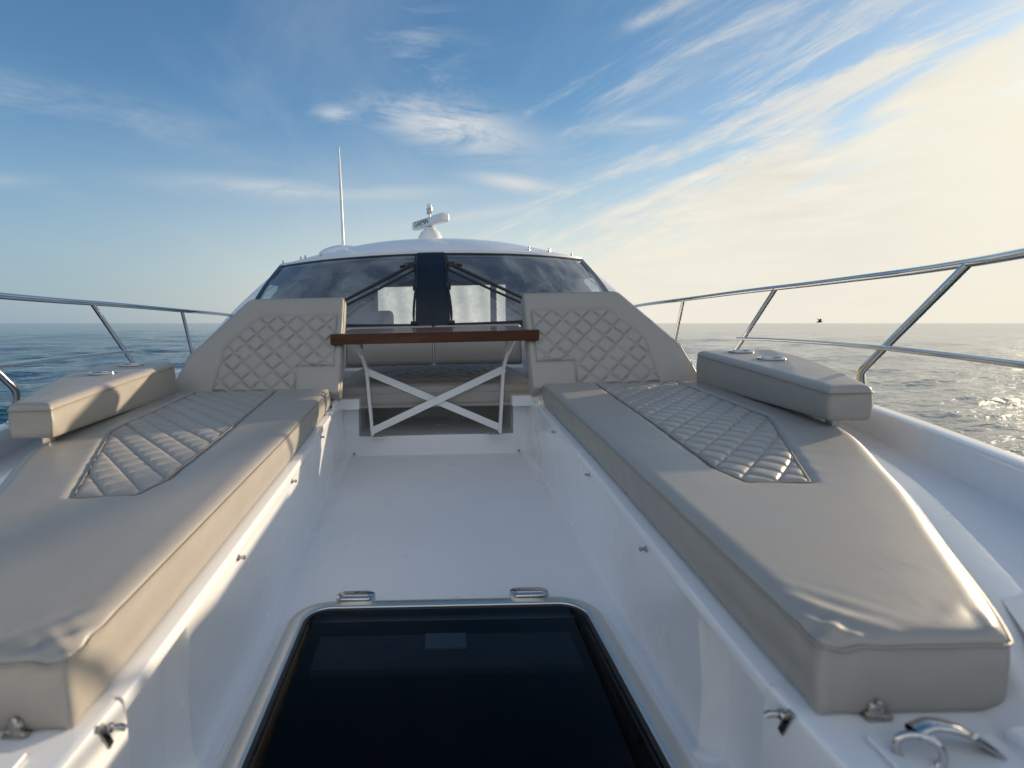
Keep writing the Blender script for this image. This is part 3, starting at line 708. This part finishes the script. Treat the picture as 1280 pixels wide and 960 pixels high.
# ---- armrests with cup holders
for sd in (1, -1):
    ar = thing('armrest', ('beige padded armrest at the left rail, partly sunlit, with two cup holders' if sd < 0 else 'beige padded armrest at the right rail, shaded inside, with two cup holders'),
               'armrest', (sd*1.2, 1.9, .40), 'armrests with cup holders')
    xli = pchip([1.44, 1.9, 2.36], [1.045, 1.098, 1.135]); xro = pchip([1.44, 1.7, 2.05, 2.36], [1.160, 1.275, 1.40, 1.46])
    zA = lambda y: .402-.004*(y-1.44)
    pla = lambda x, y, h, sd=sd: np.stack([sd*x, y, zA(y)+h], 1)
    TA = lambda X, Y: .098+.052*(Y-1.45)/.9
    cushion(ar, lambda y: xli(y), lambda y: xro(y), 1.447, 2.36, .1, pla, r=.024, rz=.018, step=.012, flip=sd < 0, seed=21+sd, Tf=TA, rc=.008, sag=.003, side_bulge=.003, body='armrest_body',
            crease=((1.06, 1.46, .03, .0012, .8, 120),))
    for cx, cy in ((1.262, 2.25), (1.238, 2.01)):
        z = float(zA(cy)+TA(0, cy))
        rim = MB().lathe([(.034, -.004), (.046, -.004), (.048, .0), (.047, .0045), (.043, .0065), (.037, .005), (.034, .0), (.033, -.001), (.0001, -.002)], (sd*cx, cy, z+.001), 32).build('cup_holder', 'chrome', ar, 40)
        MB().lathe([(.0001, 0), (.031, 0), (.031, .0006), (.0001, .0008)], (sd*cx, cy, z+.0022), 24).build('cup_well', 'black', rim, 40)
    xs_ = sd*(float(xli(1.449))+.0022); MB().tube([(xs_, 1.4485, float(zA(1.447))+.006), (xs_, 1.4475, float(zA(1.447))+.045), (xs_, 1.4485, float(zA(1.447))+.078)], .0017, 6).build('seam', 'thread', ar)
    for y in (1.50, 1.95, 2.28):
        x = float(xli(y))+.045; z1 = float(zA(y)); MB().box((sd*x, y, (z1+.322)/2), (.022, .03, z1-.322+.01), .004).build('armrest_post', 'steel', ar)

# ---- bench seat behind the table and its two back cushions
bn = thing('bench_cushion', 'beige bench seat cushion with quilted top behind the white table frame', 'cushion', (0, 3.05, .28))
xl_ = lambda y: -(.495-.05*np.clip((np.asarray(y, float)-2.95)/.4, 0, 1)**1.5); xr_ = lambda y: -xl_(y)
plc = lambda x, y, h: np.stack([x, y, .2775+h+.042*np.clip((y-2.80)/.55, 0, 1)], 1)
cushion(bn, xl_, xr_, 2.775, 3.36, .112, plc, r=.03, rz=.013, step=.008, quilt=[(-.36, 2.85), (.36, 2.85), (.40, 3.33), (-.40, 3.33)], cell=(.10, .10), origin=(0, 2.85), gk=.25, H=.017, seed=31, sag=.005)
m_ = MB(); m_.tube([(-.497, 2.7715, .335), (.497, 2.7715, .335)], .0018, 6); m_.build('seam', 'thread', bn)
for sd in (1, -1):
    bb = thing('bench_back_cushion', ('smooth beige back cushion under the table, left of the pair' if sd < 0 else 'smooth beige back cushion under the table, right of the pair'), 'cushion', (sd*.28, 3.45, .43), 'back cushions of the bench')
    def pld(x, s, h, sd=sd): return np.stack([sd*x, 3.42+s*math.sin(rad(14))+(.085-h)*math.cos(rad(14)), .442+s*math.cos(rad(14))-(.085-h)*math.sin(rad(14))], 1)
    cushion(bb, lambda s: .006+0*s, lambda s: .555+0*s, 0, .24, .085, pld, r=.022, rz=.014, step=.02, flip=sd < 0, seed=41+sd, sag=.003)
    MB().box((sd*.125, 3.47, .435), (.02, .02, .03), .003).build('back_support', 'steel', bb)

# ================================================================== folding table
tb = thing('folding_table', 'varnished teak table on white folding X-braced legs at the cockpit step', 'table', (0, 2.8, .105))
Rt = Matrix.Rotation(rad(1.3), 3, 'X')
MB().box((.0, 2.86, .633), (.958, .72, .049), .003, Rt, 2).build('tabletop', 'teak', tb, 30)
for sd in (1, -1):
    m_ = MB(); a, k, f = (sd*.392, 2.70, .612), (sd*.346, 2.748, .462), (sd*.328, 2.765, .122)
    m_.bar((sd*.392, 2.71, .603), (sd*.366, 2.742, .535), .030, .014, (sd, .5, .2)); m_.bar((sd*.368, 2.74, .545), k, .034, .016, (sd, 0, .2)); m_.bar(k, f, .030, .016, (sd, 0, 0))
    m_.bar((sd*.372, 2.80, .600), (sd*.368, 2.744, .54), .022, .012, (sd, 0, .2))
    leg = m_.build('leg', 'white', tb)
    m_ = MB(); m_.box((sd*.332, 2.785, .136), (.006, .05, .056), .002); m_.box((sd*.300, 2.795, .108), (.068, .062, .005), .0015)
    br = m_.build('foot_bracket', 'white', tb)
    for dx in (.283, .315):
        for dy in (2.778, 2.812): screw((sd*dx, dy, .110), (0, 0, 1), br, .55)
for sd in (1, -1):
    y = 2.748+.010*sd
    MB().bar((-sd*.352, y, .455), (sd*.334, y+.012, .145), .036, .012, (0, 1, 0), .002).build('cross_brace', 'white', tb)

# ================================================================== seabird
bd = MB()
c = Vector((32., 45.0, .78))
def ell(p, r, R=None):
    bm = bmesh.new(); bmesh.ops.create_icosphere(bm, subdivisions=2, radius=1); bmesh.ops.scale(bm, vec=r, verts=bm.verts)
    if R: bmesh.ops.rotate(bm, matrix=R, verts=bm.verts)
    bm.transform(Matrix.Translation(p)); bm.verts.index_update(); bd.add([v.co[:] for v in bm.verts], [[v.index for v in f.verts] for f in bm.faces]); bm.free()
P = [(-.22, 0, .0), (-.10, 0, .01), (0, 0, .02), (.12, 0, .03), (.19, 0, .05), (.26, 0, .045)]
bd.tube([c+Vector(p) for p in P], [.015, .05, .07, .055, .035, .006], 10)
for s in (1, -1):
    W = [(.02, .02*s, .05), (.04, .15*s, .17), (.0, .34*s, .26), (-.12, .52*s, .27)]
    ch_ = [.15, .13, .10, .02]
    bd.grid([[c+Vector((x+k*w, y, z+.012*math.sin(math.pi*(k+.5)))) for k in (-.5, -.2, .2, .5)] for (x, y, z), w in zip(W, ch_)])
    bd.grid([[c+Vector((x+k*w, y, z-.008)) for k in (.5, .2, -.2, -.5)] for (x, y, z), w in zip(W, ch_)])
bird = bd.build('seabird', 'bird', None, 60)
me = bird.data; me.transform(Matrix.Translation(-c)); bird.location = c; bird.rotation_euler = (0, 0, rad(-20))
bird['label'] = 'small dark seabird flying low over the sea near the horizon'; bird['category'] = 'bird'

# the forward ends of both chaises and their moulding sit a little to the left of the centre line
def shift(o):
    if o.type != 'MESH' or o.data.get('shifted'): return
    org = np.array(root_org(o)); co_ = np.array([v.co[:] for v in o.data.vertices])
    if o.name.startswith('turn_button'): return
    Yw = co_[:, 1]+org[1]; co_[:, 0] += -.0145*np.clip((1.5-Yw)/.95, 0, 1); o.data.vertices.foreach_set('co', co_.ravel()); o.data['shifted'] = 1; o.data.update()
for o in list(COL.objects):
    b_ = o.name.split('.')[0]
    if b_ in ('coaming', 'forward_wall', 'lid_edge', 'foredeck_block', 'tread_panel', 'corner_clasp', 'cushion_snap', 'mooring_cleat', 'cleat_pad') or (o.parent and o.parent.name.startswith('chaise_cushion')): shift(o)
    if b_ == 'turn_button' and o.parent.name.startswith('coaming'): o.location.x += -.0145*max(0., min(1., (1.5-o.location.y)/.95))

# ================================================================== heel the boat
Rm = Matrix.Translation(CAM) @ Matrix.Rotation(ROLL, 4, 'Y') @ Matrix.Translation(-CAM)
for o in TOP: o.matrix_world = Rm @ Matrix.Translation(ORG[o.name])

# ================================================================== sea
R_ = np.concatenate([[0.], np.geomspace(2.2, 30000, 640)]); A_ = np.concatenate([np.linspace(-60, 60, 640, endpoint=False), np.linspace(60, 300, 160, endpoint=False)])
Rg, Ag = np.meshgrid(R_, np.radians(A_), indexing='ij'); X = Rg*np.sin(Ag); Y = Rg*np.cos(Ag)
grid_sp = np.maximum(Rg*.0152, Rg*np.radians(.19)) + .01
Z = np.zeros_like(X); wind = rad(125)
for k in range(70):
    lam = .45*(13/.45)**(k/69.); a = wind+rng.normal(0, .42); ph = rng.uniform(0, 6.28); kx = 2*math.pi/lam
    amp = .0048*lam**(.95 if lam < 2.5 else .95)*(1 if lam < 2.5 else (2.5/lam)**.55)
    att = np.clip(lam/(3.0*grid_sp)-.6, 0, 1)
    s_ = np.sin(kx*(X*math.cos(a)+Y*math.sin(a))+ph+.35*np.sin(kx*.31*(X*math.sin(a)-Y*math.cos(a))+ph*2))
    Z += amp*att*(s_+.25*(s_*s_-.5))
nr, na = X.shape
V = np.stack([X.ravel(), Y.ravel(), Z.ravel()], 1)
i, j = np.meshgrid(np.arange(nr-1), np.arange(na), indexing='ij'); j2 = (j+1) % na
Fq = np.stack([i*na+j, i*na+j2, (i+1)*na+j2, (i+1)*na+j], -1).reshape(-1, 4)[:, ::-1]
me = bpy.data.meshes.new('water'); me.vertices.add(len(V)); me.vertices.foreach_set('co', V.ravel())
me.loops.add(Fq.size); me.loops.foreach_set('vertex_index', Fq.ravel().astype(np.int32)); me.polygons.add(len(Fq)); me.polygons.foreach_set('loop_start', np.arange(0, Fq.size, 4, dtype=np.int32))
me.update(calc_edges=True); me.validate(); me.shade_smooth(); me.materials.append(M['water'])
sea = bpy.data.objects.new('water', me); COL.objects.link(sea); sea.location = (0, 0, SEA_Z); sea['kind'] = 'structure'; sea['label'] = 'open rippling sea reaching to the horizon'
if sum(p.normal.z for p in me.polygons[5000:5050]) < 0: me.flip_normals()

# ================================================================== sky
W = bpy.data.worlds.new('World'); S.world = W; W.use_nodes = True; nt = W.node_tree; nt.nodes.clear(); L = nt.links
out = nd(nt, 'ShaderNodeOutputWorld'); bg = nd(nt, 'ShaderNodeBackground'); L.new(bg.outputs[0], out.inputs[0])
SKY_STR = .10
bg.inputs['Strength'].default_value = SKY_STR
sky = nd(nt, 'ShaderNodeTexSky'); sky.sky_type = 'NISHITA'; sky.sun_disc = False; sky.sun_elevation = SUN_EL; sky.sun_rotation = SUN_AZ
sky.altitude = 0; sky.air_density = 1.0; sky.dust_density = .6; sky.ozone_density = 2.5
tc = nd(nt, 'ShaderNodeTexCoord'); D = tc.outputs['Generated']
def math_(op, a, b=None, clamp=False):
    n = nd(nt, 'ShaderNodeMath', operation=op); n.use_clamp = clamp
    for k, x in enumerate((a, b)):
        if x is None: continue
        if isinstance(x, (int, float)): n.inputs[k].default_value = x
        else: L.new(x, n.inputs[k])
    return n.outputs[0]
def dot(v):
    n = nd(nt, 'ShaderNodeVectorMath', operation='DOT_PRODUCT'); L.new(D, n.inputs[0]); n.inputs[1].default_value = v; return n.outputs['Value']
def smooth(x, a, b):
    n = nd(nt, 'ShaderNodeMapRange', interpolation_type='SMOOTHSTEP'); L.new(x, n.inputs[0]); n.inputs[1].default_value = a; n.inputs[2].default_value = b; return n.outputs[0]
def mixc(f, a, b):
    n = nd(nt, 'ShaderNodeMix', data_type='RGBA')
    for k, x in ((0, f), (6, a), (7, b)):
        if isinstance(x, tuple): n.inputs[k].default_value = (*x, 1)
        elif isinstance(x, (int, float)): n.inputs[k].default_value = x
        else: L.new(x, n.inputs[k])
    return n.outputs[2]
sep = nd(nt, 'ShaderNodeSeparateXYZ'); L.new(D, sep.inputs[0]); dx, dy, dz = sep.outputs
# flat cloud-deck coordinates: direction divided by height
den = math_('ADD', math_('MAXIMUM', dz, 0.), .10)
cx, cy = math_('DIVIDE', dx, den), math_('DIVIDE', dy, den)
cmb = nd(nt, 'ShaderNodeCombineXYZ'); L.new(cx, cmb.inputs[0]); L.new(cy, cmb.inputs[1])
def noise(scale, stretch, rot, detail=8., rough=.6, dist=.4, src=None):
    mp = nd(nt, 'ShaderNodeMapping'); mp.inputs['Rotation'].default_value = (0, 0, rad(rot)); mp.inputs['Scale'].default_value = stretch
    L.new(src or cmb.outputs[0], mp.inputs[0])
    n = nd(nt, 'ShaderNodeTexNoise', Scale=scale, Detail=detail, Roughness=rough, Distortion=dist); L.new(mp.outputs[0], n.inputs['Vector']); return n.outputs['Fac']
def pdir(px, py):     # compass direction of a feature of the sky seen at this place of the photograph
    p = math.atan(76/FPX); f = Vector((0, math.cos(p), -math.sin(p))); u = Vector((0, math.sin(p), math.cos(p))); d = f+Vector((1, 0, 0))*(px-537)/FPX-u*(py-480)/FPX
    return d.normalized()
n_fine = noise(2.6, (1, .28, 1), 62, 9., .62, .6)
n_mid = noise(1.1, (1, .35, 1), 55, 8., .6, .9)
n_big = noise(.55, (1, .5, 1), 40, 5., .55, .5)
n_dir = noise(6.0, (.8, .8, 3.4), 0, 9., .68, .5, D)
def noise3(scale, stretch, ry, detail, rough, dist):
    m1 = nd(nt, 'ShaderNodeMapping'); m1.inputs['Rotation'].default_value = (0, rad(ry), 0); L.new(D, m1.inputs[0])
    m2 = nd(nt, 'ShaderNodeMapping'); m2.inputs['Scale'].default_value = stretch; L.new(m1.outputs[0], m2.inputs[0])
    n = nd(nt, 'ShaderNodeTexNoise', Scale=scale, Detail=detail, Roughness=rough, Distortion=dist); L.new(m2.outputs[0], n.inputs['Vector']); return n.outputs['Fac']
n_str = noise3(4.2, (.75, 1., 4.6), 21, 10., .66, .35)
n_dir2 = noise(7., (1., 1., 5.), 0, 8., .62, .4, D)
# warm veil of cirrostratus on the sunward side, bounded by a slanting great circle
nrm = pdir(705, 300).cross(pdir(1275, 30)).normalized()
if nrm.dot(SUN_DIR) < 0: nrm = -nrm
side = dot(nrm); side = math_('ADD', side, math_('MULTIPLY', math_('SUBTRACT', n_str, .5), .42))
side = math_('ADD', side, math_('MULTIPLY', math_('SUBTRACT', n_fine, .5), .16))
veil = smooth(side, -.035, .085)
glow = dot(SUN_DIR)
# individual cirrus patches: (centre px, half length px, half width px, slope, gain)
def patch(px, py, a, b, ang, gain, lo=.42, hi=.66, src=None):
    c = pdir(px, py); t = pdir(px+math.cos(rad(ang))*10, py-math.sin(rad(ang))*10)-pdir(px, py); t = (t-c*t.dot(c)).normalized(); w = c.cross(t)
    e = math_('ADD', math_('POWER', math_('DIVIDE', math_('ABSOLUTE', dot(t)), a/FPX), 2.), math_('POWER', math_('DIVIDE', math_('ABSOLUTE', dot(w)), b/FPX), 2.))
    front = smooth(dot(c), .3, .5)
    g = math_('POWER', 2.718, math_('MULTIPLY', e, -1.))
    tex = smooth(src or n_dir, lo, hi)
    return math_('MULTIPLY', math_('MULTIPLY', math_('MULTIPLY', g, tex), front), gain, True)
P_ = [patch(560, 157, 85, 24, -14, 1.0, .34, .62), patch(424, 143, 26, 9, -5, .75, .32, .6), patch(345, 237, 105, 11, -4, .62, .3, .62), patch(480, 242, 80, 9, 2, .4, .3, .62),
      patch(645, 229, 48, 8, -9, .75, .25, .55), patch(600, 268, 90, 6, 8, .35, .3, .6), patch(530, 80, 80, 45, -40, .42, .4, .72), patch(825, 14, 30, 6, 25, .75, .25, .55),
      patch(800, 158, 40, 10, 5, .5, .3, .6), patch(1110, 70, 170, 34, 20, .9, .40, .60, n_str), patch(1000, 105, 100, 20, 20, .8, .38, .58, n_str), patch(60, 130, 180, 22, -12, .3, .35, .68), patch(10, 225, 30, 6, 0, .4, .3, .6)]
cir = P_[0]
for p_ in P_[1:]: cir = math_('MAXIMUM', cir, p_)
thin = math_('MULTIPLY', smooth(n_mid, .44, .76), math_('ADD', math_('MULTIPLY', smooth(math_('MULTIPLY', dy, -1.), .0, .5), .45), .16))  # thin cirrus, made denser behind the camera as added neutral fill
cir = math_('MAXIMUM', cir, thin)
# bright overcast over the bow, unseen, added as fill light for the deck
high = smooth(math_('MULTIPLY', dy, -1.), -.1, .5)
skyc = sky.outputs[0]
hsv = nd(nt, 'ShaderNodeHueSaturation', Saturation=1.14, Value=.93); L.new(skyc, hsv.inputs['Color'])
mul_ = nd(nt, 'ShaderNodeMix', data_type='RGBA', blend_type='MULTIPLY'); mul_.inputs[0].default_value = 1.; L.new(hsv.outputs[0], mul_.inputs[6])
L.new(mixc(smooth(glow, .15, .75), (1., 1., 1.), (.74, .80, .80)), mul_.inputs[7]); base = mul_.outputs[2]
K = 1.0/SKY_STR
white_c = tuple(c*K for c in (.34, .355, .37)); cream_c = tuple(c*K for c in (.435, .415, .362)); hot_c = tuple(c*K for c in (3.4, 2.9, 2.1))
cloudcol = mixc(smooth(glow, .45, .95), white_c, cream_c)
veilcol = mixc(smooth(glow, .979, 1.0), mixc(smooth(n_dir2, .3, .7), tuple(c*.90 for c in cream_c), tuple(c*1.09 for c in cream_c)), hot_c)
veilcol = mixc(smooth(glow, .90, .98), veilcol, mixc(smooth(glow, .977, .994), tuple(c*K for c in (.48, .452, .37)), hot_c))  # hot glow round the sun, out of view, raised to add warm fill
c1 = mixc(cir, base, cloudcol)
c1 = mixc(math_('MULTIPLY', high, math_('ADD', .45, math_('MULTIPLY', n_mid, .45))), c1, tuple(c*K for c in (.43, .455, .49)))
upper = math_('MULTIPLY', smooth(math_('ADD', glow, math_('MULTIPLY', math_('SUBTRACT', n_str, .5), .9)), .70, .98), math_('ADD', .12, math_('MULTIPLY', smooth(n_str, .36, .74), .55)), True)
c1 = mixc(upper, c1, mixc(.55, white_c, cream_c))
c2 = mixc(math_('MULTIPLY', veil, .93), c1, veilcol)
# pale haze low over the horizon
hz = math_('SUBTRACT', 1.0, smooth(dz, -.02, .36)); hzc = mixc(smooth(glow, -.2, .7), tuple(c*K for c in (.150, .210, .270)), cream_c)
c3 = mixc(math_('MULTIPLY', hz, .85), c2, hzc)
L.new(c3, bg.inputs['Color'])

sun = bpy.data.lights.new('sun', 'SUN'); sun.energy = 2.7; sun.angle = rad(.8); sun.color = (1.0, .80, .56)
so = bpy.data.objects.new('sun', sun); COL.objects.link(so); so.rotation_euler = SUN_DIR.to_track_quat('Z', 'Y').to_euler(); so.location = (20, 10, 12)

# ================================================================== camera
cd = bpy.data.cameras.new('camera'); co = bpy.data.objects.new('camera', cd); COL.objects.link(co); S.camera = co
cd.sensor_width = 36; cd.lens = 36*FPX/1280; cd.shift_x = (640-537)/1280; cd.clip_start = .02; cd.clip_end = 80000
co.location = CAM; co.rotation_euler = (rad(90)-math.atan(76/FPX), 0, 0)
cd.dof.use_dof = True; cd.dof.focus_distance = 2.9; cd.dof.aperture_fstop = 4.0

S.view_settings.view_transform = 'Standard'; S.view_settings.look = 'None'; S.view_settings.gamma = 1; S.view_settings.use_curve_mapping = False
S.view_settings.exposure = 1.0
S.cycles.sample_clamp_indirect = 6; S.cycles.use_denoising = True; S.cycles.max_bounces = 10; S.cycles.transparent_max_bounces = 12
S.cycles.caustics_reflective = False; S.cycles.caustics_refractive = False
